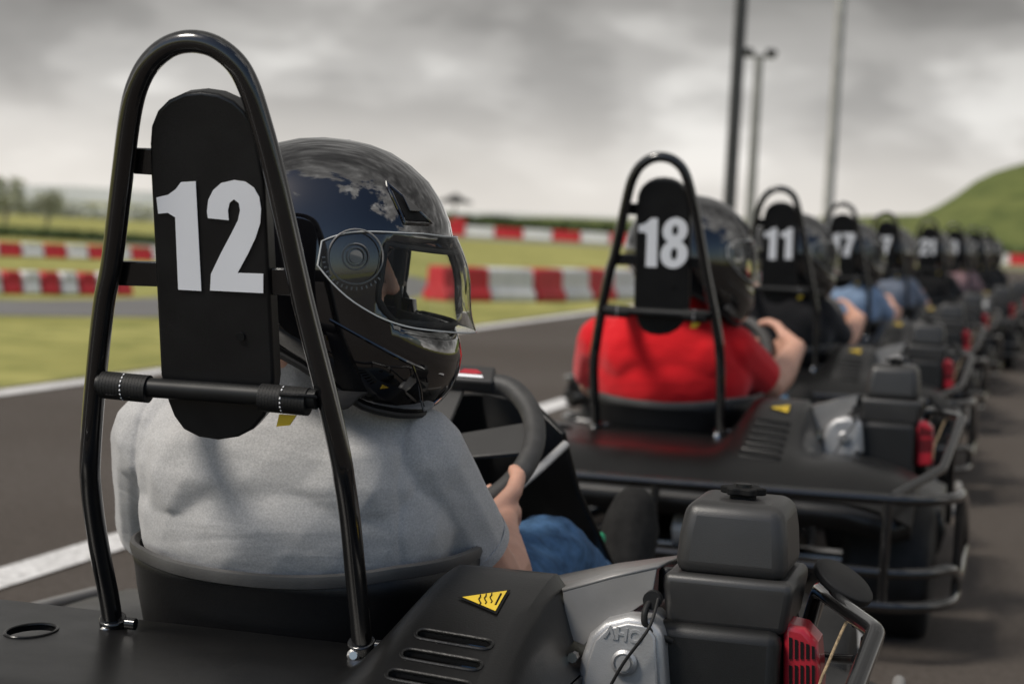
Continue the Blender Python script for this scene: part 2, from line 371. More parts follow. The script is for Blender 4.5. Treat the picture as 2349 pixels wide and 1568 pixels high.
    a,b,b2=PY(1290,1350,.055),PY(1400,1320,.055),PY(1508,1296,.055); g=[PY(1262,1322,.24),PY(1420,1290,.24),PY(1575,1270,.24)]
    MB().add([a,b,b2,g[2],g[1],g[0]],[(0,1,4,5),(1,2,3,4)]).build('shield_top',M['shield'],K,solid=.003)
    # hoses and cable
    MB().tube([PY(1500,1365,.045),PY(1480,1400,.03),PY(1485,1440,.03),PY(1540,1470,.045)],.0032,10,sm=6).build('hose',M['rubber'],K)
    MB().tube([PY(1510,1372,.035),PY(1488,1440,.015),PY(1430,1520,.012),PY(1385,1600,.012)],.0016,8,sm=6).build('throttle_cable',M['rubber'],K)
    MB().lathe([(.008,-.02),(.008,.006),(.006,.009),(0,.009)],PY(1530,1322,.09),(0,0,1),12).build('choke_knob',M['grayd'],K)
    MB().lathe([(.009,0),(.009,.010),(0,.010)],PY(1500,1372,.045),(0,-1,0),14).build('cable_clamp',M['grayd'],K)
    # red fan shroud with slots
    fr=MB()
    fr.prism([PY(px,py,.07) for px,py in ((1795,1428),(1845,1440),(1876,1474),(1884,1568),(1875,1660),(1795,1660))],(0,.05,0))
    fr=fr.build('fan_shroud',M['redp'],K,bevel=.006,seg=3)
    for k in range(5):
        for y0,y1 in ((1460+k*5,1510),(1524,1590)):
            x=1810+13*k; MB().prism([PY(a,b,.0695) for a,b in ((x,y0),(x+7,y0+2),(x+7,y1),(x,y1))],(0,-.0008,0)).build('slot',M['ink'],fr)
    MB().lathe([(0,0),(.052,0),(.055,.008),(.05,.02),(0,.022)],(.528,.165,.33),(1,0,0),30).build('recoil_housing',M['grayd'],K)
    # round rubber cap and pull cord
    ax=V((.50,-.17,.85)).normalized(); c=PY(1934,1335,.17)
    MB().lathe([(.0,-.006),(.028,-.006),(.033,-.003),(.033,.003),(.029,.006),(.0,.007)],c,ax,36).build('rubber_cap',M['rubber'],K,bevel=.001)
    MB().tube([c-ax*.006,c+V((.014,-.01,-.022)),c+V((.018,-.01,-.04))],.006,12).build('cap_stem',M['rubber'],K)
    m_=MB(); m_.tube([PY(1960,1388,.14),PY(1930,1450,.08),PY(1900,1520,.03),PY(1880,1570,.02),PY(1870,1640,.02)],.0016,8,sm=5); m_.build('pull_cord',M['rope'],K)
    # ---- bumper and guard tubes
    bp=MB(); TB=[(-.60,.0,.25),(-.615,-.25,.29),(-.58,-.40,.30),(-.48,-.44,.305),(0,-.44,.305),(.45,-.44,.31),(.57,-.41,.31),(.625,-.33,.31),(.635,-.2,.30),(.635,.05,.22),(.635,.2,.15)]
    bp.tube(TB,.0105,14,sm=5); LB=[(x,y,.175 if y<-.2 else .14) for x,y,z in TB]; bp.tube(LB,.0105,14,sm=5)
    bp.tube([(x,y*1.02,.115 if y<-.2 else .11) for x,y,z in TB[2:9]],.0105,14,sm=5)
    for x in (-.42,.08,.51): bp.tube([(x,-.44,.305),(x,-.445,.175),(x,-.44,.115)],.009,12)
    bp.tube([(.632,-.24,.305),(.634,-.24,.11)],.009,12)
    bp.build('rear_bumper',M['tube'],K)
    def straight(P,r=.012):
        P=[V(p) for p in P]; out=[P[0]]
        for a,b,c in zip(P,P[1:],P[2:]):
            u=(a-b).normalized(); w=(c-b).normalized()
            out+=[b+u*r,b+u*r*.45+w*r*.12,b+(u+w)*r*.2,b+w*r*.45+u*r*.12,b+w*r]
        return out+[P[-1]]
    MB().tube(straight([(.515,-.435,.315),(.595,-.24,.352),(.618,-.02,.432),(.545,.20,.425),(.52,.30,.34)]),.0088,16).build('engine_guard',M['tube'],K)
    MB().tube([(.610,.0,.42),(.602,.05,.34),(.60,.12,.20)],.007,12,sm=4).build('guard_rod',M['tube'],K)
    MB().tube([(.597,.05,.39),(.57,.16,.365),(.54,.28,.34)],.005,12,sm=4).build('guard_rod',M['tube'],K)
    # ---- chassis, axle, wheels
    ch=MB()
    for x in (-.3,.3): ch.tube([(x,-.40,.09),(x,.3,.08),(x*.8,.8,.08),(x*.7,1.25,.09)],.014,12,sm=4)
    for y in (-.38,-.05,.75,1.2): ch.tube([(-.34,y,.09),(.34,y,.09)],.014,12)
    ch.box(-.24,.24,.45,1.25,.055,.062); ch.build('chassis',M['tube'],K)
    MB().tube([(-.58,-.12,.14),(.58,-.12,.14)],.02,16).build('rear_axle',M['steel'],K)
    MB().lathe([(.03,0),(.09,0),(.09,.006),(.03,.006)],(-.2,-.12,.14),(1,0,0),30).build('brake_disc',M['steel'],K)
    MB().lathe([(0,-.11),(.038,-.10),(.042,0),(.038,.10),(0,.11)],(.2,-.30,.20),(1,0,0),24).build('exhaust_muffler',M['alu'],K)
    MB().box(.02,.34,-.36,-.26,.10,.16).build('engine_mount',M['grayd'],K,bevel=.01)
    def wheel(x,y,r,w):
        s_=1 if x>0 else -1
        t=MB().lathe([(r*.45,-w*.42),(r*.8,-w/2),(r*.95,-w*.46),(r,-w*.36),(r,w*.36),(r*.95,w*.46),(r*.8,w/2),(r*.45,w*.42)],(x,y,r),(1,0,0),40).build('wheel',M['rubber'],K,angle=50)
        MB().lathe([(.02,w*.30*s_),(r*.44,w*.30*s_),(r*.47,w*.425*s_),(r*.40,w*.425*s_),(r*.34,w*.34*s_),(.02,w*.36*s_)],(x,y,r),(1,0,0),30).build('rim',M['alu'],t)
    wheel(-.50,-.12,.135,.17); wheel(.50,-.12,.135,.17); wheel(-.46,1.02,.125,.12); wheel(.46,1.02,.125,.12)
    # ---- side pods, nose, panel
    def pod(s_):
        m=MB(); sec=[(.30,.22),(.34,.235),(.50,.225),(.575,.20),(.59,.15),(.575,.09),(.33,.08)]
        yy=[(.36 if s_>0 else .14,.9),(.42 if s_>0 else .22,1),(.6,1),(.78,.96),(.86,.85)]
        vs=[(s_*x,y,.08+(z-.08)*k) for y,k in yy for x,z in sec]; n=len(sec)
        fs=[(i*n+j,i*n+(j+1)%n,(i+1)*n+(j+1)%n,(i+1)*n+j) for i in range(len(yy)-1) for j in range(n)]+[tuple(range(n)),tuple((len(yy)-1)*n+j for j in range(n))]
        p=m.add(vs,fs).build('side_pod',M['deck'],K,bevel=.01,angle=50)
        MB().tube([(s_*.60,.12 if s_<0 else .34,.19),(s_*.61,.5,.20),(s_*.595,.86,.19)],.009,12,sm=5).build('pod_rail',M['shield'],p)
    pod(-1); pod(1)
    sec=[(-.50,1.12),(-.46,1.32),(-.30,1.42),(0,1.46),(.30,1.42),(.46,1.32),(.50,1.12)]
    vs=[];n=len(sec)
    for z,k in ((.06,.97),(.12,1.0),(.19,.97),(.225,.88)): vs+=[(x*k,1.1+(y-1.1)*k,z) for x,y in sec]
    fs=[(a*n+i,a*n+i+1,(a+1)*n+i+1,(a+1)*n+i) for a in range(3) for i in range(n-1)]+[tuple(3*n+i for i in range(n)),tuple(range(n))]+[(a*n,(a+1)*n,(a+1)*n+n-1,a*n+n-1) for a in range(3)]
    MB().add(vs,fs).build('nose_bumper',M['deck'],K,bevel=.015,angle=50)
    MB().tube([(x*1.04,1.1+(y-1.1)*1.05,.16) for x,y in sec],.014,12,sm=5).build('front_bumper_rail',M['alu'],K)
    # front fairing panel
    def mir(r): return [V((-p.x,p.y,p.z)) for p in r[::-1]]+r
    lr=[PY(1110,898,.84),PY(1230,922,.82),PY(1299,990,.79)]; mr_=[PY(1150,1120,.93),PY(1270,1125,.89),PY(1332,1120,.84)]; br_=[V((.07,1.10,.19)),V((.19,1.03,.20)),V((.215,1.0,.20))]
    vs=mir(lr)+mir(mr_)+mir(br_); fs=[(a*6+i,a*6+i+1,(a+1)*6+i+1,(a+1)*6+i) for a in (0,1) for i in range(5)]
    MB().add(vs,fs).build('front_fairing',M['deck'],K,solid=.008,angle=25,bevel=.002)
    for s_ in (-1,1): MB().tube([(s_*.10,.66,.43),(s_*.123,.71,.458),(s_*.140,.765,.483)],.006,10).build('panel_stay',M['alu'],K)
    # ---- steering wheel
    C=V((0,.56,.495)); U=V((0,.8,.6)); X=V((1,0,0)); Nn=V((0,-.6,.8))
    P=[]
    for a in range(64):
        t=2*math.pi*a/64; r=.146; x,y=r*math.cos(t),r*math.sin(t)
        if y>.118: y=.118+(y-.118)*.15
        P.append(C+X*x+U*y)
    sw=MB().tube(P,.0138,16,closed=True).build('steering_wheel',M['grip'],K)
    m_=MB()
    for d in (12,168,90):
        a=R(d); e=X*math.cos(a)+U*math.sin(a); s2=e.cross(Nn)*.022; L_=.135 if d!=90 else .11
        m_.prism([C+e*.02-s2-Nn*.012,C+e*L_-s2*1.3-Nn*.002,C+e*L_+s2*1.3-Nn*.002,C+e*.02+s2-Nn*.012],-Nn*.006)
    m_.lathe([(0,-.02),(.042,-.02),(.042,-.002),(.034,.004),(0,.004)],C,Nn,24)
    m_.build('spoke',M['gray'],sw,bevel=.002)
    b0=C+U*.121
    m_=MB(); q=[b0+X*x+U*y+Nn*.016 for x,y in ((-.07,-.016),(.07,-.016),(.066,.016),(-.066,.016))]; m_.prism(q,-Nn*.02); m_.build('top_bar',M['gray'],sw,bevel=.004)
    q=[b0+X*x+U*y+Nn*.0168 for x,y in ((.018,-.010),(.056,-.010),(.053,-.005),(.021,-.005))]; MB().prism(q,Nn*.0006).build('emblem',M['white'],sw)
    q=[b0+X*x+U*y+Nn*.0172 for x,y in ((.020,-.003),(.026,.005),(.044,.005),(.052,-.001),(.046,-.004),(.024,-.004))]; MB().prism(q,Nn*.0004).build('emblem',M['redp'],sw)
    MB().tube([C-Nn*.02,C-Nn*.35],.011,12).build('steering_column',M['steel'],K)
    # belts
    for s_ in (-1,1):
        P=[PH(480+s_*200,905,-.02)]+[V((s_*.095-.01,-.01,.592)),V((s_*.092-.01,.05,.600)),V((s_*.09-.01,.12,.597)),V((s_*.085-.01,.20,.575)),V((s_*.08,.27,.50))]
        P=catmull(P,5); vs=[];fs=[]
        for p in P: vs+=[p+V((-.017,0,0)),p+V((.017,0,0))]
        fs=[(2*i,2*i+1,2*i+3,2*i+2) for i in range(len(P)-1)]
        MB().add(vs,fs).build('shoulder_belt',M['strap'],K,solid=.003,offset=0)
    return K
# race numbers
def ell(cx,cy,rx,ry,n=36,a0=0,a1=360): return [(cx+rx*math.cos(R(a0+(a1-a0)*i/n)),cy-ry*math.sin(R(a0+(a1-a0)*i/n))) for i in range(n)]
def inE(p,cx,cy,rx,ry): return ((p[0]-cx)/rx)**2+((p[1]-cy)/ry)**2<1
DG={'1':[[(415,418),(449,416),(462,667),(409,664),(402,498),(385,488),(363,490),(359,453),(385,447),(403,434)]],
 '2':[[(470,500),(468,485),(471,458),(482,436),(500,420),(530,413),(556,417),(576,431),(588,452),(592,480),(590,512),(579,546),(562,582),(538,626),(597,628),(597,672),(475,666),(477,628),(500,580),(524,535),(539,505),(544,482),(541,466),(530,457),(520,465),(516,482),(518,505)]],
 '7':[[(470,418),(592,420),(592,466),(566,555),(552,668),(492,666),(506,560),(536,470),(472,468)]]}
u_=(530,480,60,67); l_=(533,601,65,72)
o8=[p for p in ell(*u_,72,-70,250) if not inE(p,*l_)]+[p for p in ell(*l_,80,110,430) if not inE(p,*u_)]
DG['8']=[o8,ell(530,479,15,27,24),ell(533,600,16,32,24)]
def number_mesh(txt):
    cu=bpy.data.curves.new('n','CURVE'); cu.dimensions='2D'; cu.fill_mode='BOTH'
    n=len(txt)
    for i,ch in enumerate(txt):
        base=358 if ch=='1' else 468
        tgt=(358 if i==0 else 475) if n==2 else 418
        if n==2 and i==0 and ch!='1': tgt=350
        sh=tgt-base
        for out in DG[ch]:
            sp=cu.splines.new('POLY'); sp.points.add(len(out)-1); sp.use_cyclic_u=True
            for k,(x,y) in enumerate(out): sp.points[k].co=((x+sh)/100,-y/100,0,1)
    ob=bpy.data.objects.new('n',cu); COL.objects.link(ob); me=baked(ob)
    for v in me.vertices: v.co=PH(v.co.x*100,-v.co.y*100,.0028)
    me.update(); return me
def add_number(K,txt):
    pl=[c for c in K.children if c.name.startswith('number_plate')][0]
    finish('race_number',number_mesh(txt),M['white'],pl,solid=.0006,offset=0,flat=True)
spots=[(-.254,1.87,15),(.319,4.02,15),(.85,6.17,15),(1.41,8.32,15.5),(2.0,10.42,16),(2.66,12.42,17),(3.26,14.35,17),(3.84,16.2,17),(4.36,17.9,17)]
nums=['12','18','11','17','7','21','8','2','1']
klab=['black go-kart number 12 nearest the camera with driver in grey polo shirt','black go-kart number 18 with driver in red shirt','black go-kart number 11 with driver in black shirt','go-kart directly in front of number 11 carrying driver in light blue shirt','go-kart under the driver in greyish blue shirt, fifth in the queue','go-kart numbered 21 sixth in the queue','seventh go-kart in the queue under driver in pink and grey shirt','second farthest go-kart in the queue','farthest go-kart at the head of the queue']
proto=make_kart(); karts=[]
for i,(x,y,h) in enumerate(spots):
    K=proto if i==0 else copy_tree(proto)
    karts.append(K)
for i,(x,y,h) in enumerate(spots):
    K=karts[i]; K.location=(x,y,0); K.rotation_euler=(0,0,R(-h)); tag(K,klab[i],'go-kart','go-karts queued nose to tail'); add_number(K,nums[i])
# ================================================================ DRIVERS
C=V((0,.56,.495)); U=V((0,.8,.6)); Nn=V((0,-.6,.8))
def hand(s,ang):
    a=R(ang); e=V((math.cos(a),0,0))+U*math.sin(a); T=V((-math.sin(a),0,0))+U*math.cos(a)
    e=V((e.x*s,e.y,e.z)); T=V((T.x*s,T.y,T.z)); G=C+e*.146; pr=[]
    wr=G+e*.048+V((s*.026,-.055,-.004))
    for k,o in enumerate((-.032,-.011,.010,.031)):
        ln=(.80,1.0,1.05,.95)[k]; b=G+T*o
        pts=[b+e*.039+Nn*.006,b+e*(.033)-Nn*.016,b+e*(.010)-Nn*.0280,b-e*(.017*ln)-Nn*.0215,b-e*(.025*ln)-Nn*.006]
        rr=[.0105,.0098,.0092,.0085,.0075]
        for q in range(4): pr.append(('c',pts[q],rr[q],pts[q+1],rr[q+1]))
    pr.append(('c',G+T*-.026+e*.043+Nn*.010,.013,G+T*.026+e*.043+Nn*.010,.013))
    pr.append(('c',G+T*-.022+e*.045+Nn*.010,.013,wr,.020)); pr.append(('c',G+T*.020+e*.043+Nn*.012,.013,wr,.020))
    th=[G+T*.006+e*.040+Nn*.018,G+T*.040+e*.028+Nn*.025,G+T*.058+e*.008+Nn*.025,G+T*.062-e*.010+Nn*.019]
    for q,r0,r1 in ((0,.014,.0112),(1,.0112,.0100),(2,.0100,.0085)): pr.append(('c',th[q],r0,th[q+1],r1))
    return pr,wr
HC=V((.022,.15,.727))
SH={1:.116,-1:-.168}
def body(yaw,angR,angL,elR,elL,voxel):
    yw=Matrix.Rotation(R(-yaw),3,'Z'); f=yw@V((0,1,0)); sd=yw@V((1,0,0)); up=V((0,0,1)); c=HC-f*.028
    pr=[('e',(0,.25,.24),(.14,.11,.08)),('e',(-.01,.195,.42),(.135,.078,.17)),('c',(0,.15,.58),.05,c-V((0,0,.06)),.048),
        ('e',c+up*.012-f*.005,(.070,.090,.092),yw),('e',c-up*.04+f*.020,(.056,.066,.062),yw),
        ('c',c+f*.082+up*.006,.006,c+f*.094-up*.024,.0085),('c',c+f*.074+up*.020-sd*.03,.009,c+f*.074+up*.020+sd*.03,.009),
        ('c',c+f*.078-up*.048-sd*.014,.006,c+f*.078-up*.048+sd*.014,.006),('c',c+f*.066-up*.085,.016,c+f*.068-up*.082,.016),
        ('e',c+sd*.070-up*.005-f*.01,(.008,.02,.03),yw),('e',c-sd*.070-up*.005-f*.01,(.008,.02,.03),yw)]
    for s,ang,el in ((1,angR,elR),(-1,angL,elL)):
        h,wr=hand(s,ang); pr+=h; e=V((s*el[0],el[1],el[2]))
        mid=e.lerp(wr,.35)+V((s*.004,0,-.002))
        pr+=[('c',(SH[s],.17,.53),.043,e,.035),('c',e,.035,mid,.036),('c',mid,.036,wr,.0225)]
        pr+=[('c',(s*.085,.24,.24),.07,(s*.155,.62,.340),.044),('c',(s*.155,.62,.340),.042,(s*.160,.99,.22),.030),('c',(s*.160,.99,.22),.030,(s*.160,1.04,.20),.026),('c',(s*.160,1.04,.20),.026,(s*.160,1.10,.31),.022)]
    return organic(pr,voxel,2)
def fold(p,seam=0):
    q=V((p.x*4.5+3,p.y*5,p.z*10+p.x*5)); a=noise.noise(q); b=noise.noise(V((p.x*7,p.y*9,p.z*24-p.x*9)))
    w=1 if p.z<.53 else .5
    low=1+1.7*max(0,min(1,(.49-p.z)/.08))
    g=0
    if seam and p.z>.40:
        for sx in (.122,-.172): g-=.0022*math.exp(-((p.x-sx-(.55-p.z)*.06*(1 if sx>0 else -1))/.0035)**2)
    return w*low*(.0010*a+.0013*b)-.001+g
def shirt_mesh(elR,elL,voxel,cut=.93,seam=0):
    pr=[('e',(-.006,.20,.36),(.152,.105,.12)),('e',(-.012,.172,.455),(.176,.120,.13)),('e',(-.022,.160,.505),(.170,.106,.10)),
        ('c',(-.162,.165,.522),.059,(.108,.175,.524),.058),('c',(-.10,.15,.55),.050,(0,.15,.600),.052),('c',(.074,.155,.55),.050,(.01,.155,.600),.052),('c',(.01,.15,.57),.062,(.012,.152,.642),.052),
        ('c',(-.09,.13,.50),.075,(.062,.135,.50),.075)]
    cuts=[]
    for s,el in ((1,elR),(-1,elL)):
        a=V((SH[s],.17,.525)); e=V((s*el[0],el[1],el[2]))
        pr+=[('c',a,.058,e,.049)]
        cuts.append((a.lerp(e,cut),(e-a).normalized()))
    return organic(pr,voxel,6,lambda p:fold(p,seam),cuts)
def jeans_mesh(voxel=.009):
    pr=[('e',(0,.26,.235),(.155,.13,.095))]
    for s in (-1,1): pr+=[('c',(s*.085,.24,.245),.088,(s*.155,.62,.350),.062),('c',(s*.155,.62,.350),.062,(s*.160,1.02,.215),.046)]
    return organic(pr,voxel,3,lambda p:.004*noise.noise(V((p.x*30,p.y*22,p.z*30)))+.0025*noise.noise(V((p.x*60,p.y*50,p.z*60))),[((0,1.01,.24),(0,1,-.2))])
def shoe_mesh(s):
    x=s*.166
    return organic([('c',(x,1.03,.18),.038,(x,1.075,.25),.042),('c',(x,1.075,.25),.042,(x+.002,1.105,.32),.046),('c',(x+.002,1.105,.32),.046,(x+.005,1.110,.355),.034),('c',(x,1.01,.225),.04,(x,1.06,.23),.044)],.006,2)
tp=PY(1352,1258,1.0)
def trim_mesh(s):
    return organic([('c',(s*tp.x,1.01,tp.z-.05),.014,(s*tp.x,1.0,tp.z-.01),.015),('c',(s*tp.x,1.0,tp.z-.01),.015,(s*(tp.x+.012),1.01,tp.z+.015),.011)],.004,2)
# helmet
HL=[(.1285,.002,.002,.002),(.127,.022,.024,.028),(.122,.043,.046,.052),(.112,.065,.068,.078),(.098,.084,.089,.102),(.080,.100,.105,.120),(.060,.111,.117,.133),(.046,.1165,.122,.139),(.030,.1205,.127,.144),(.015,.1225,.130,.147),(.0,.1235,.131,.148),(-.015,.124,.131,.147),(-.030,.1235,.133,.144),(-.042,.122,.138,.139),(-.056,.121,.146,.133),(-.070,.119,.151,.126),(-.085,.117,.151,.120),(-.100,.113,.147,.116),(-.115,.108,.137,.114),(-.130,.101,.122,.112)]
def hpt(k,az,off=0,fo=0):
    i=int(min(k,len(HL)-2)); t=k-i; z,s,f,b=[HL[i][q]*(1-t)+HL[i+1][q]*t for q in range(4)]
    c,sn=math.cos(az),math.sin(az); p=.90
    y=math.copysign(abs(c)**p,c)*((f if c>0 else b)+off+(fo if c>0 else 0)); x=math.copysign(abs(sn)**p,sn)*(s+off)
    low=max(0,min(1,(-z-.03)/.09))
    z+=low*.050*max(0,min(1,(.07-y)/.14)) - low*.012*max(0,min(1,y/.1))
    return V((x,y,z+off*(1 if z>.05 else 0)))
def ktz(z):
    for i in range(len(HL)-1):
        if HL[i][0]>=z>=HL[i+1][0]: return i+(HL[i][0]-z)/(HL[i][0]-HL[i+1][0])
    return len(HL)-1
def make_helmet():
    n=96; vs=[];fs=[]; m=len(HL)
    for k in range(m):
        for a in range(n): vs.append(hpt(k,2*math.pi*a/n))
    for k in range(m-1):
        for a in range(n):
            az=(a+.5)*360/n; az=az-360 if az>180 else az; z=(HL[k][0]+HL[k+1][0])/2
            lim=60 if z>-.03 else 54
            if abs(az)<lim and -.042<z<.03: continue
            fs.append((k*n+a,k*n+(a+1)%n,(k+1)*n+(a+1)%n,(k+1)*n+a))
    vs.append(V((0,0,.129))); 
    for a in range(n): fs.append((len(vs)-1,(a+1)%n,a))
    sh=MB().add(vs,fs).build('helmet',M['gloss'],None,solid=.010,angle=50,offset=-1)
    vs=[];fs=[];ks=list(range(4,m))
    for k in ks:
        for a in range(n): vs.append(hpt(k,2*math.pi*a/n,-.016))
    for i,k in enumerate(ks[:-1]):
        for a in range(n):
            az=(a+.5)*360/n; az=az-360 if az>180 else az; z=(HL[k][0]+HL[k+1][0])/2
            if abs(az)<57 and -.042<z<.03: continue
            fs.append((i*n+a,i*n+(a+1)%n,(i+1)*n+(a+1)%n,(i+1)*n+a))
    MB().add(vs,fs).build('helmet_lining',M['foam'],sh,solid=.012,angle=60,offset=-1)
    P=[]
    kt,kb=ktz(.030),ktz(-.042)
    for i in range(25): P.append(hpt(kt,R(-60+120*i/24),.001))
    for z in (.015,-.005,-.025): P.append(hpt(ktz(z),R(61),.001))
    for i in range(25): P.append(hpt(kb,R(54-108*i/24),.001))
    for z in (-.025,-.005,.015): P.append(hpt(ktz(z),R(-61),.001))
    MB().tube(P,.0028,8,closed=True,sm=2).build('eye_port_seal',M['rubber'],sh)
    # visor
    vs=[];fs=[]; nz=14;na=60; border=[[],[]]
    for i in range(nz+1):
        t=i/nz
        for a in range(na+1):
            s_=-1+2*a/na; az=R(88*s_); side=max(0,(abs(s_)-.45)/.55)
            zt=.046-.008*side-.014*side**6; zb=-.046+.046*side**3; z=zt*(1-t)+zb*t
            q=hpt(ktz(z),az,.0035+.004*t,.001+.013*math.sin(min(1,t*1.25)*math.pi/2)*(1-abs(s_)**2)); vs.append(q)
            if i==0: border[0].append(q)
            if i==nz: border[1].append(q)
    for i in range(nz):
        for a in range(na): fs.append((i*(na+1)+a,i*(na+1)+a+1,(i+1)*(na+1)+a+1,(i+1)*(na+1)+a))
    MB().add(vs,fs).build('visor',M['visor'],sh,angle=60)
    MB().tube(border[0]+border[1][::-1],.0009,6,closed=True).build('visor_edge',M['vedge'],sh)
    for s in (-1,1):
        c=hpt(ktz(.014),R(74*s),.001); ax=V((s,.2,0)).normalized(); e1=V((0,0,1)); e2=ax.cross(e1)
        mb=MB()
        for r in (.009,.013,.027): mb.tube([c+ax*.001+(e1*math.cos(t)+e2*math.sin(t))*r for t in [2*math.pi*i/36 for i in range(36)]],.0009,6,closed=True)
        mb.lathe([(0,0),(.0065,0),(.0065,.004),(0,.004)],c,ax,20)
        for i in range(16):
            t=R(100+i*9); q=c+ax*.001+(e1*math.cos(t)+e2*s*math.sin(t))*.030; mb.tube([q,q+(q-c).normalized()*.003],.0009,6)
        mb.build('visor_pivot',M['shield'],sh)
    for s in (-1,1):
        T=[(.090,58),(.056,30),(.053,50)]
        def edge(T,off,k=8):
            out=[]
            for (z0,a0),(z1,a1) in zip(T,T[1:]+T[:1]):
                for i in range(k): out.append(hpt(ktz(z0+(z1-z0)*i/k),R((a0+(a1-a0)*i/k)*s),off))
            return out
        E=edge(T,.0004); MB().tube(E,.0020,8,closed=True).build('brow_vent_frame',M['gloss'],sh)
        cz=sum(z for z,a in T)/3; ca=sum(a for z,a in T)/3
        T2=[(cz+(z-cz)*.8,ca+(a-ca)*.8) for z,a in T]; E2=edge(T2,.0010); cc=sum(E2,V((0,0,0)))/len(E2); cc=cc.normalized()*(cc.length+.003)
        MB().add(E2+[cc],[(i,(i+1)%len(E2),len(E2)) for i in range(len(E2))]).build('brow_vent',M['ink'],sh)
        T3=[(cz+.002+(z-cz)*.42,ca+(a-ca)*.42) for z,a in T]; E3=edge(T3,.003,3); MB().prism(E3,cc.normalized()*.0015).build('vent_slider',M['gloss'],sh,bevel=.0006)
        P=[hpt(ktz(z),R(az*s),-.0006) for z,az in ((-.055,82),(-.066,64),(-.078,46),(-.086,24))]; MB().tube(P,.0020,8,sm=5).build('chin_crease',M['gloss'],sh)
        P=[hpt(ktz(z),R(az*s),-.0006) for z,az in ((-.078,46),(-.098,38),(-.112,30),(-.122,18))]; MB().tube(P,.0020,8,sm=5).build('chin_crease',M['gloss'],sh)
        E4=edge([(-.092,40),(-.106,26),(-.112,34),(-.104,44)],.0006,3); MB().add(E4,[tuple(range(len(E4)))]).build('chin_vent',M['foam'],sh,solid=.0008)
    P=[hpt(ktz(-.128),2*math.pi*i/48,.0002) for i in range(48)]; MB().tube(P,.0036,8,closed=True).build('edge_trim',M['rubber'],sh)
    return sh
helm=make_helmet()
def make_glasses(yaw):
    yw=Matrix.Rotation(R(-yaw),3,'Z'); m=MB()
    for s in (-1,1):
        P=[HC+yw@V((s*.031+.026*math.cos(t),.064-.008*abs(math.cos(t)) ,.0+.018*math.sin(t))) for t in [2*math.pi*i/20 for i in range(20)]]; m.prism(P,yw@V((0,-.004,0)))
        m.tube([HC+yw@V((s*.056,.058,.004)),HC+yw@V((s*.074,.0,.004))],.0025,6)
    return m
people=[('heather_grey_polo',(.43,.423,.418),.18,1.0,None,78,6,-46,(.178,.295,.378),'person in heather grey polo shirt and black full-face helmet looking to the right','polo_shirt'),
 ('red_tshirt',(.60,.010,.016),.08,.4,None,48,5,14,(.186,.31,.44),'person in bright red short-sleeved shirt and black helmet','tshirt'),
 ('black_tshirt',(.012,.012,.014),.15,.4,None,62,6,8,(.186,.31,.43),'person in black shirt directly ahead of the red-shirted driver','tshirt'),
 ('light_blue_shirt',(.24,.33,.48),.1,.3,None,66,4,-15,(.19,.31,.43),'person in light blue shirt seated in the queue','shirt'),
 ('greyish_blue_shirt',(.17,.20,.26),.2,.3,(.22,.25,.32),20,2,-25,(.18,.31,.41),'person in greyish blue shirt, fifth driver in the queue','shirt'),
 ('black_shirt',(.012,.012,.013),.15,.3,None,5,0,-35,(.18,.31,.40),'person in black shirt seated in kart 21','shirt'),
 ('pink_grey_check_shirt',(.27,.21,.22),.2,.3,(.35,.1,.12),35,3,-30,(.18,.31,.40),'person in pink and grey check shirt','shirt'),
 ('dark_shirt',(.014,.014,.016),.15,.3,None,15,0,-35,(.18,.31,.40),'person in dark shirt, second from the head of the queue','shirt'),
 ('dark_jacket',(.012,.013,.016),.15,.3,None,25,0,-35,(.18,.31,.40),'person in dark jacket at the head of the queue','jacket')]
far_shirt=None; jeans=jeans_mesh(.006); shoes={s:shoe_mesh(s) for s in(-1,1)}; trims={s:trim_mesh(s) for s in (-1,1)}
def link(name,me,m,parent):
    o=bpy.data.objects.new(name,me); COL.objects.link(o); o.parent=parent
    if not me.materials: me.materials.append(m)
    o.material_slots[0].link='OBJECT'; o.material_slots[0].material=m
    me.polygons.foreach_set('use_smooth',[True]*len(me.polygons)); return o
blue=mat('pale_denim',(.15,.27,.40),.85,0,.3,60,.4,500,0,.2)
for i,(mn,c,var,knit,pla,yaw,pit,ang,el,lab,nm) in enumerate(people):
    x,y,h=spots[i]; Pn=empty('person',(x,y,0),R(-h)); tag(Pn,lab,'person','drivers seated in the queued go-karts')
    bme=body(yaw,ang,ang if i else -10,el,(.215,.31,.42),.0036 if i==0 else (.005 if i==1 else .009)); link('body',bme,M['skin'],Pn)
    sm=shirt_mat(mn,c,var,knit,pla)
    if i==0: sme=shirt_mesh((.156,.262,.418),(.226,.29,.40),.0034,.97,1)
    elif i==1: sme=shirt_mesh(el,(.215,.30,.42),.006,.74)
    else:
        if far_shirt is None: far_shirt=shirt_mesh((.186,.31,.43),(.215,.31,.43),.009,.82)
        sme=far_shirt
    so=link(nm,sme,sm,Pn); q=so.modifiers.new('s','SOLIDIFY'); q.thickness=.0025; q.offset=1
    if i==0:
        a=V((SH[1],.17,.525)); e=V((.156,.262,.418)); d=(e-a).normalized(); cc=a.lerp(e,.97)
        MB().lathe([(.0500,-.013),(.0507,-.0125),(.0500,.001),(.0485,.0015)],cc,d,48,caps=False).build('sleeve_hem',sm,so,solid=.0016)
    link('jeans',jeans,M['jeans'] if i!=1 else blue,Pn)
    if i<4:
        for s in (-1,1):
            so_=link('shoe',shoes[s],M['shoe'],Pn)
            if i==0: link('shoe_trim',trims[s],M['sole'],so_)
    hm=helm if i==0 else copy_tree(helm); hm.parent=Pn; hm.location=HC; hm.rotation_euler=(R(-pit),0,R(-yaw))
    if i<2: make_glasses(yaw).build('sunglasses',M['lens'],Pn,bevel=.001)
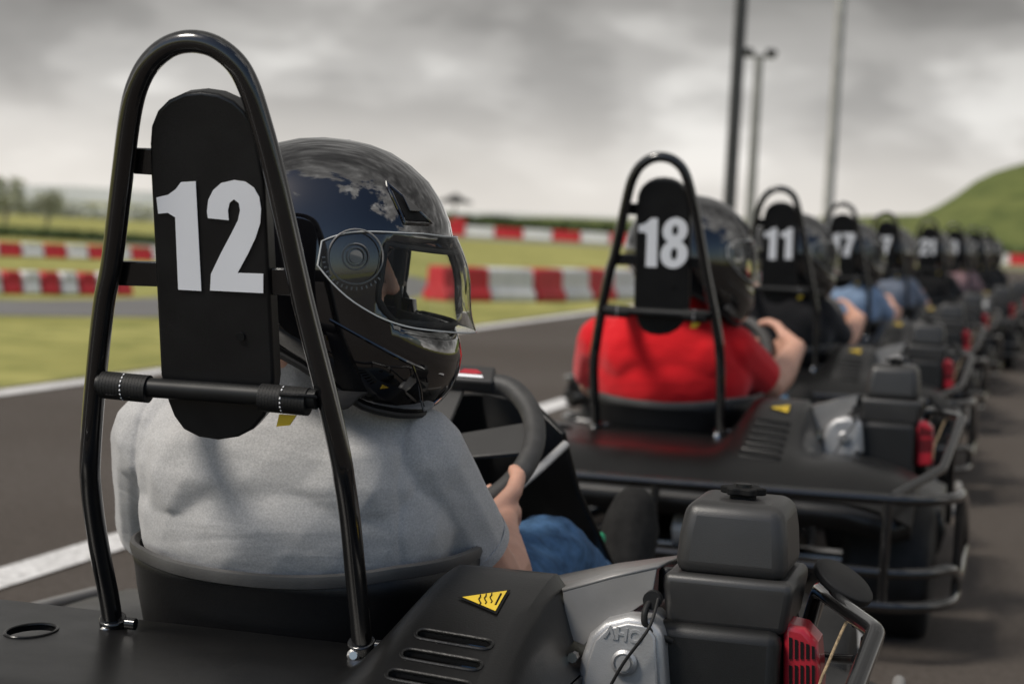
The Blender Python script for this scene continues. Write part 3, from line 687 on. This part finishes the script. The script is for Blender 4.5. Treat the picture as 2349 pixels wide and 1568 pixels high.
# ================================================================ SETTING
def ground_mat(name,c1,c2,c3,s1,s2,rough=.9,bump=.3,bs=60):
    m=bpy.data.materials.new(name); m.use_nodes=True; nt=m.node_tree;N=nt.nodes;L=nt.links;b=N['Principled BSDF'];b.inputs['Roughness'].default_value=rough
    b.inputs['Specular IOR Level'].default_value=.25
    tc=N.new('ShaderNodeTexCoord'); a=N.new('ShaderNodeTexNoise'); a.inputs['Scale'].default_value=s1; a.inputs['Detail'].default_value=6
    d=N.new('ShaderNodeTexNoise'); d.inputs['Scale'].default_value=s2; d.inputs['Detail'].default_value=4
    L.new(tc.outputs['Object'],a.inputs['Vector']); L.new(tc.outputs['Object'],d.inputs['Vector'])
    cr=N.new('ShaderNodeValToRGB'); cr.color_ramp.elements[0].position=.35; cr.color_ramp.elements[1].position=.65; cr.color_ramp.elements[0].color=(*c1,1); cr.color_ramp.elements[1].color=(*c2,1)
    L.new(a.outputs['Fac'],cr.inputs['Fac']); mx=N.new('ShaderNodeMixRGB'); cr2=N.new('ShaderNodeValToRGB'); cr2.color_ramp.elements[0].position=.45; cr2.color_ramp.elements[1].position=.7
    L.new(d.outputs['Fac'],cr2.inputs['Fac']); L.new(cr2.outputs['Color'],mx.inputs['Fac']); L.new(cr.outputs['Color'],mx.inputs['Color1']); mx.inputs['Color2'].default_value=(*c3,1)
    L.new(mx.outputs['Color'],b.inputs['Base Color'])
    bp=N.new('ShaderNodeBump'); bp.inputs['Strength'].default_value=bump; bp.inputs['Distance'].default_value=.01; e=N.new('ShaderNodeTexNoise'); e.inputs['Scale'].default_value=bs; e.inputs['Detail'].default_value=5
    L.new(tc.outputs['Object'],e.inputs['Vector']); L.new(e.outputs['Fac'],bp.inputs['Height']); L.new(bp.outputs['Normal'],b.inputs['Normal']); return m
G=ground_mat('grass',(.25,.24,.068),(.39,.365,.12),(.18,.19,.05),.35,3.5,.95,.4,30)
Gh=ground_mat('hill_grass',(.085,.11,.028),(.15,.165,.05),(.07,.09,.025),.08,.6,.95,.5,10)
As=ground_mat('asphalt',(.075,.062,.052),(.102,.088,.078),(.056,.046,.038),.5,90,.85,.5,220)
As2=ground_mat('pale_asphalt',(.16,.155,.15),(.20,.195,.19),(.13,.13,.13),.5,60,.85,.4,160)
Wl=ground_mat('worn_white_line',(.66,.65,.64),(.78,.77,.76),(.42,.41,.40),2,60,.7,.3,150)
def sheet(name,pts,m,z):
    o=MB().add([(x,y,z) for x,y in pts],[tuple(range(len(pts)))]).build(name,m); tag(o,kind='structure'); return o
sheet('ground',[(-1500,-200),(1500,-200),(1500,2200),(-1500,2200)],G,0)
hx,hy=math.sin(R(15.6)),math.cos(R(15.6)) ; 
def along(p,t,side=0): return (p[0]+hx*t+hy*side,p[1]+hy*t-hx*side)
A0=(-1.98,7.46); B0=(-1.0,3.86)
sheet('asphalt_lane',[along(A0,-25,-.12),along(A0,60,-.12),along(A0,60,16),along(A0,-25,30)],As,.004)
sheet('white_line',[along(A0,-25,-.05),along(A0,60,-.05),along(A0,60,.06),along(A0,-25,.06)],Wl,.008)
sheet('white_line',[along(B0,-25,-.055),along(B0,45,-.055),along(B0,45,.055),along(B0,-25,.055)],Wl,.008)
cl=catmull([(-16,10.6,0),(-8,11.7,0),(-4.3,12.7,0),(-2.6,14.2,0),(-1.9,17,0),(-2.1,24,0),(-6,34,0),(-16,40,0)],8)
Lp=[];Rp=[]
for i,p in enumerate(cl):
    t=(cl[min(i+1,len(cl)-1)]-cl[max(i-1,0)]).normalized(); n_=V((-t.y,t.x,0)); Lp.append(p+n_*.85+V((0,0,.004))); Rp.append(p-n_*.85+V((0,0,.004)))
n=len(cl); o=MB().add(Lp+Rp,[(i,i+1,n+i+1,n+i) for i in range(n-1)]).build('track',As2); tag(o,kind='structure')
sheet('track',[(-4,70),(60,66),(60,74),(-4,79)],As2,.004)
# hill
ht=[(-.6,.3),(-.2,.4),(-.05,.7),(0,1.0),(.073,1.3),(.115,1.7),(.17,2.1),(.209,2.5),(.222,3.4),(.2395,5.2),(.262,6.2),(.3,6.6),(.5,6),(.7,3)]
def hh(t):
    for (a,b),(c,d) in zip(ht,ht[1:]):
        if a<=t<=c: return b+(d-b)*(t-a)/(c-a)
    return .3
nx=140; vs=[];fs=[]; yy=[94,98,103,108,113,118,122,130,145,165]
kk=[0,.1,.3,.55,.8,.96,1,1,.9,.5]
for i in range(nx+1):
    t=-.6+1.3*i/nx
    for y,k in zip(yy,kk):
        z=k*hh(t)+ (.12*noise.noise(V((t*20,y*.1,0))) if k>0 else -.3); vs.append((t*y,y,z))
m_=len(yy); fs=[(i*m_+j,(i+1)*m_+j,(i+1)*m_+j+1,i*m_+j+1) for i in range(nx) for j in range(m_-1)]
tag(MB().add(vs,fs).build('hill',Gh,angle=80),kind='structure')
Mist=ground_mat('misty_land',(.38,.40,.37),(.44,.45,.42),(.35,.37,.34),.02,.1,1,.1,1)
vs=[];fs=[]
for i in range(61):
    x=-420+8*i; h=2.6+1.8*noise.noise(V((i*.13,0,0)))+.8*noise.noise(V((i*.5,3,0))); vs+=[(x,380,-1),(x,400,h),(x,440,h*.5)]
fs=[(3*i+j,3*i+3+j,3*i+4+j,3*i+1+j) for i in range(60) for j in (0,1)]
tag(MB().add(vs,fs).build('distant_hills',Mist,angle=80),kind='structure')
# barriers
RedB=mat('red_barrier_plastic',(.50,.018,.026),.5,0,.2,6,.1,50); WhB=mat('white_barrier_plastic',(.66,.65,.64),.5,0,.15,6,.1,50)
def bar_mesh(l,h,w,m):
    sec=[(-w/2,0),(w/2,0),(w/2,h*.25),(w*.36,h*.4),(w*.34,h*.93),(w*.28,h),(-w*.28,h),(-w*.34,h*.93),(-w*.36,h*.4),(-w/2,h*.25)]
    return MB().prism([(-l/2+.01,a,b) for a,b in sec],(l-.02,0,0)).build('barrier_block',m,None,bevel=.02)
def row(P,l,h,w,where):
    r=bar_mesh(l,h,w,RedB); wt=bar_mesh(l,h,w,WhB); P=[V((*p,0)) for p in P]; first=[True,True]
    seg=0; pos=P[0].copy(); d=(P[1]-P[0]).normalized(); rem=(P[1]-P[0]).length; out=[]
    while True:
        out.append((pos+d*l/2,math.atan2(d.y,d.x)))
        if rem>l*1.5: pos=pos+d*l; rem-=l
        else:
            seg+=1
            if seg>=len(P)-1: break
            pos=pos+d*l; d=(P[seg+1]-pos).normalized(); rem=(P[seg+1]-pos).length
    for k,(p,a) in enumerate(out):
        src=(r,wt)[k%2]; o=src if first[k%2] else src.copy()
        if not first[k%2]: COL.objects.link(o)
        first[k%2]=False; o.location=(p.x,p.y,.003); o.rotation_euler=(0,0,a+R(random.uniform(-2.5,2.5)))
        c=('red','white')[k%2]; tag(o,f'{c} plastic barrier block in the {where}','barrier',f'{c} barrier blocks in the {where}')
row([(-.75,17.9),(.1,18.75),(1.6,21.6),(3.3,25.3),(5.5,30)],.60,.32,.34,'near row beyond the white line')
row([(-6.2,13.4),(-5.2,13.9),(-3.2,15.8)],.17,.18,.18,'near row on the left beyond the curving track')
row([(-9,22.4),(-8,23),(-4.2,25.8)],.30,.17,.25,'far row on the left before the hedge')
row([(-3.5,82),(12,84),(36,82)],1.25,.45,.5,'far row at the foot of the grass bank')
# light masts
def mast(x,y,r,h,m,label,head=False):
    P_=empty('light_mast',(x,y,0)); tag(P_,label,'light pole')
    MB().lathe([(r*1.6,0),(r*1.6,.08),(r*1.15,.1),(r,.3),(r*.8,h)],(0,0,0),(0,0,1),20).build('pole',m,P_)
    if head:
        MB().box(-.5,.5,-.05,.05,h-.1,h).build('crossarm',m,P_,bevel=.01)
        for s in (-1,1): MB().prism([(s*.36-.17,-.15,h-.02),(s*.36+.17,-.15,h-.02),(s*.36+.14,.2,h+.06),(s*.36-.14,.2,h+.06)],(0,0,.16)).build('lamp_head',M['plate'],P_,bevel=.01)
    return P_
PDk=mat('dark_painted_pole',(.03,.03,.03),.5,0,.2,3); PG=mat('galvanised_pole',(.24,.235,.225),.45,.3,.2,3); PW=mat('pale_galvanised_pole',(.38,.37,.35),.45,.3,.2,3)
mast(3.82,35,.12,14,PDk,'tall dark light mast, left of the two tallest poles')
mast(7.2,60,.16,6.3,PG,'shorter grey light mast with twin floodlight heads',True)
mast(5.62,35,.10,14,PW,'tall pale grey pole, rightmost of the masts')
P_=empty('parasol',(-3.0,90,0)); tag(P_,'dark open parasol beyond the far barrier row','parasol')
MB().lathe([(.85,1.45),(.87,1.50),(.45,1.68),(.08,1.88),(0,1.92)],(0,0,0),(0,0,1),8).build('canopy',M['grip'],P_,angle=20); MB().tube([(0,0,0),(0,0,1.6)],.05,10).build('pole',PG,P_)
tag(MB().box(-3.1,-2.4,88,88.5,0,.75).build('marshal_box',RedB,bevel=.05),'small red marshal box under the dark parasol','box')
# vegetation
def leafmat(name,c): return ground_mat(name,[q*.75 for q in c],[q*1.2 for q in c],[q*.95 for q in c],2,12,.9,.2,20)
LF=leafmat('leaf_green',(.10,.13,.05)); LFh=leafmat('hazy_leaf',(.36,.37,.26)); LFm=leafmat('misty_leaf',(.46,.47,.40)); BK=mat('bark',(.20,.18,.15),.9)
def tree(x,y,h,w,lab,seed,m=LFh):
    rd=random.Random(seed); T=empty('tree',(x,y,0)); tag(T,lab,'tree','small trees at the left edge of the circuit')
    tk=MB(); tk.tube([(0,0,0),(.02*h,0,h*.3),(0,.01*h,h*.6),(.01,0,h*.85)],.05,8,sm=3,radii=[h*.05*(1-.8*i/9) for i in range(10)])
    for i in range(6):
        a=rd.uniform(0,6.28); z=h*rd.uniform(.25,.6); tk.tube([(0,0,z),(math.cos(a)*w*.2,math.sin(a)*w*.2,z+h*.1),(math.cos(a)*w*.36,math.sin(a)*w*.36,z+h*.22)],h*.012,6)
    tk.build('trunk',BK,T); m_=MB()
    cl=[(rd.uniform(-.36,.36)*w,rd.uniform(-.36,.36)*w,h*rd.uniform(.22,.88),rd.uniform(.12,.22)*w) for _ in range(22)]
    for cx,cy,cz,cr in cl:
        for _ in range(70):
            d=V((rd.gauss(0,1),rd.gauss(0,1),rd.gauss(0,1))).normalized()*cr*rd.uniform(.4,1.05); c=V((cx,cy,cz))+d; s=.035*h*rd.uniform(.6,1.3)
            u=V((rd.gauss(0,1),rd.gauss(0,1),rd.gauss(0,1))).normalized(); w_=u.orthogonal().normalized()
            m_.add([c-u*s,c+w_*s*.6,c+u*s,c-w_*s*.6],[(0,1,2,3)])
    m_.build('crown',m,T,fix=False)
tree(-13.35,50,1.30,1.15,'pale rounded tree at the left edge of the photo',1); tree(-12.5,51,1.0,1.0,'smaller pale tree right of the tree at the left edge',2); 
def hedge(name,x0,x1,y,d,h,n,s,m,lab):
    m_=MB(); rd=random.Random(9)
    for _ in range(n):
        x=rd.uniform(x0,x1); hh_=h*(.75+.35*noise.noise(V((x*.35,y,0)))+.15*noise.noise(V((x*1.3,y,5)))); c=V((x,y+rd.uniform(-d,d),rd.uniform(0,1)**.7*hh_)); k=s*rd.uniform(.6,1.3)
        u=V((rd.gauss(0,1),rd.gauss(0,1),rd.gauss(0,1))).normalized(); w_=u.orthogonal().normalized(); m_.add([c-u*k,c+w_*k*.6,c+u*k,c-w_*k*.6],[(0,1,2,3)])
    o=m_.build(name,m,fix=False); tag(o,lab,'hedge',kind='stuff')
hedge('hedge',-14,-3.5,35,.4,.26,7000,.05,LF,'low dark green hedge behind the left barriers')
hedge('hedge',-9,30,92,1.0,1.15,14000,.16,LF,'dark green hedge along the horizon behind the far barrier row')
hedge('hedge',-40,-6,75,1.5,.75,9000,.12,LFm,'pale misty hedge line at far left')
# ================================================================ WORLD
w=bpy.data.worlds.new('World'); S.world=w; w.use_nodes=True; nt=w.node_tree;N=nt.nodes;L=nt.links; bg=N['Background']
sky=N.new('ShaderNodeTexSky'); sky.sky_type='NISHITA'; sky.sun_disc=False; SE,SR=R(50),R(240); sky.sun_elevation=SE; sky.sun_rotation=SR
tc=N.new('ShaderNodeTexCoord'); sep=N.new('ShaderNodeSeparateXYZ'); L.new(tc.outputs['Generated'],sep.inputs[0])
def math_(op,a,b=None,c=None):
    m=N.new('ShaderNodeMath'); m.operation=op
    for i,q in enumerate((a,b,c)):
        if q is None: continue
        if isinstance(q,(int,float)): m.inputs[i].default_value=q
        else: L.new(q,m.inputs[i])
    return m.outputs[0]
def nz(scale,vec,det=6,dist=.3,rough=.5,loc=(1.7,.4,.35)):
    mp=N.new('ShaderNodeMapping'); mp.inputs['Scale'].default_value=vec; mp.inputs['Location'].default_value=loc; L.new(tc.outputs['Generated'],mp.inputs['Vector'])
    n_=N.new('ShaderNodeTexNoise'); n_.inputs['Scale'].default_value=scale; n_.inputs['Detail'].default_value=det; n_.inputs['Distortion'].default_value=dist; n_.inputs['Roughness'].default_value=rough
    L.new(mp.outputs[0],n_.inputs['Vector']); return n_.outputs['Fac']
c1=nz(1,(6,6,15),4,.2,.45); c2=nz(1,(13,13,30),3,.2,.45,(.3,2.1,.9))
cl_=math_('ADD',math_('MULTIPLY',c1,.72),math_('MULTIPLY',c2,.28))
cr=N.new('ShaderNodeValToRGB'); cr.color_ramp.interpolation='EASE'; L.new(cl_,cr.inputs['Fac']); e=cr.color_ramp.elements; e[0].position=.36; e[0].color=(.36,.35,.337,1); e[1].position=.63; e[1].color=(1.0,.98,.94,1)
x=e.new(.46); x.color=(.50,.488,.47,1); x=e.new(.54); x.color=(.68,.664,.638,1)
hz=N.new('ShaderNodeMapRange'); L.new(sep.outputs['Z'],hz.inputs['Value']); hz.inputs['From Min'].default_value=-.005; hz.inputs['From Max'].default_value=.075; hz.inputs['To Min'].default_value=.9; hz.inputs['To Max'].default_value=0; hz.interpolation_type='SMOOTHSTEP'
mh=N.new('ShaderNodeMixRGB'); L.new(hz.outputs[0],mh.inputs['Fac']); L.new(cr.outputs['Color'],mh.inputs['Color1']); mh.inputs['Color2'].default_value=(.82,.775,.715,1)
dk_=N.new('ShaderNodeMapRange'); L.new(sep.outputs['Z'],dk_.inputs['Value']); dk_.inputs['From Min'].default_value=.035; dk_.inputs['From Max'].default_value=.12; dk_.inputs['To Min'].default_value=1; dk_.inputs['To Max'].default_value=.50
md=N.new('ShaderNodeVectorMath'); md.operation='SCALE'; L.new(mh.outputs[0],md.inputs[0]); L.new(dk_.outputs[0],md.inputs['Scale'])
sk=N.new('ShaderNodeMixRGB'); sk.blend_type='MULTIPLY'; sk.inputs['Fac'].default_value=1; L.new(sky.outputs[0],sk.inputs['Color1']); sk.inputs['Color2'].default_value=(.10,.10,.10,1)
c3=nz(1,(3.2,3.2,4.5),7,.3,.6)
cov=math_('ADD',c3,math_('MULTIPLY',sep.outputs['Y'],.55)); mr=N.new('ShaderNodeMapRange'); L.new(cov,mr.inputs['Value']); mr.inputs['From Min'].default_value=.33; mr.inputs['From Max'].default_value=.38
br=N.new('ShaderNodeMapRange'); L.new(sep.outputs['Y'],br.inputs['Value']); br.inputs['From Min'].default_value=.3; br.inputs['From Max'].default_value=-.6; br.inputs['To Min'].default_value=1; br.inputs['To Max'].default_value=5.0
mb=N.new('ShaderNodeVectorMath'); mb.operation='SCALE'; L.new(md.outputs[0],mb.inputs[0]); L.new(br.outputs[0],mb.inputs['Scale'])
fin=N.new('ShaderNodeMixRGB'); L.new(mr.outputs[0],fin.inputs['Fac']); L.new(sk.outputs[0],fin.inputs['Color1']); L.new(mb.outputs[0],fin.inputs['Color2'])
L.new(fin.outputs[0],bg.inputs['Color']); bg.inputs['Strength'].default_value=1
sl=bpy.data.lights.new('sun','SUN'); sl.energy=2.9; sl.angle=R(16); sl.color=(1,.94,.85); so=bpy.data.objects.new('sun',sl); COL.objects.link(so)
sd=V((math.sin(SR)*math.cos(SE),math.cos(SR)*math.cos(SE),math.sin(SE))); so.rotation_euler=sd.to_track_quat('Z','Y').to_euler()
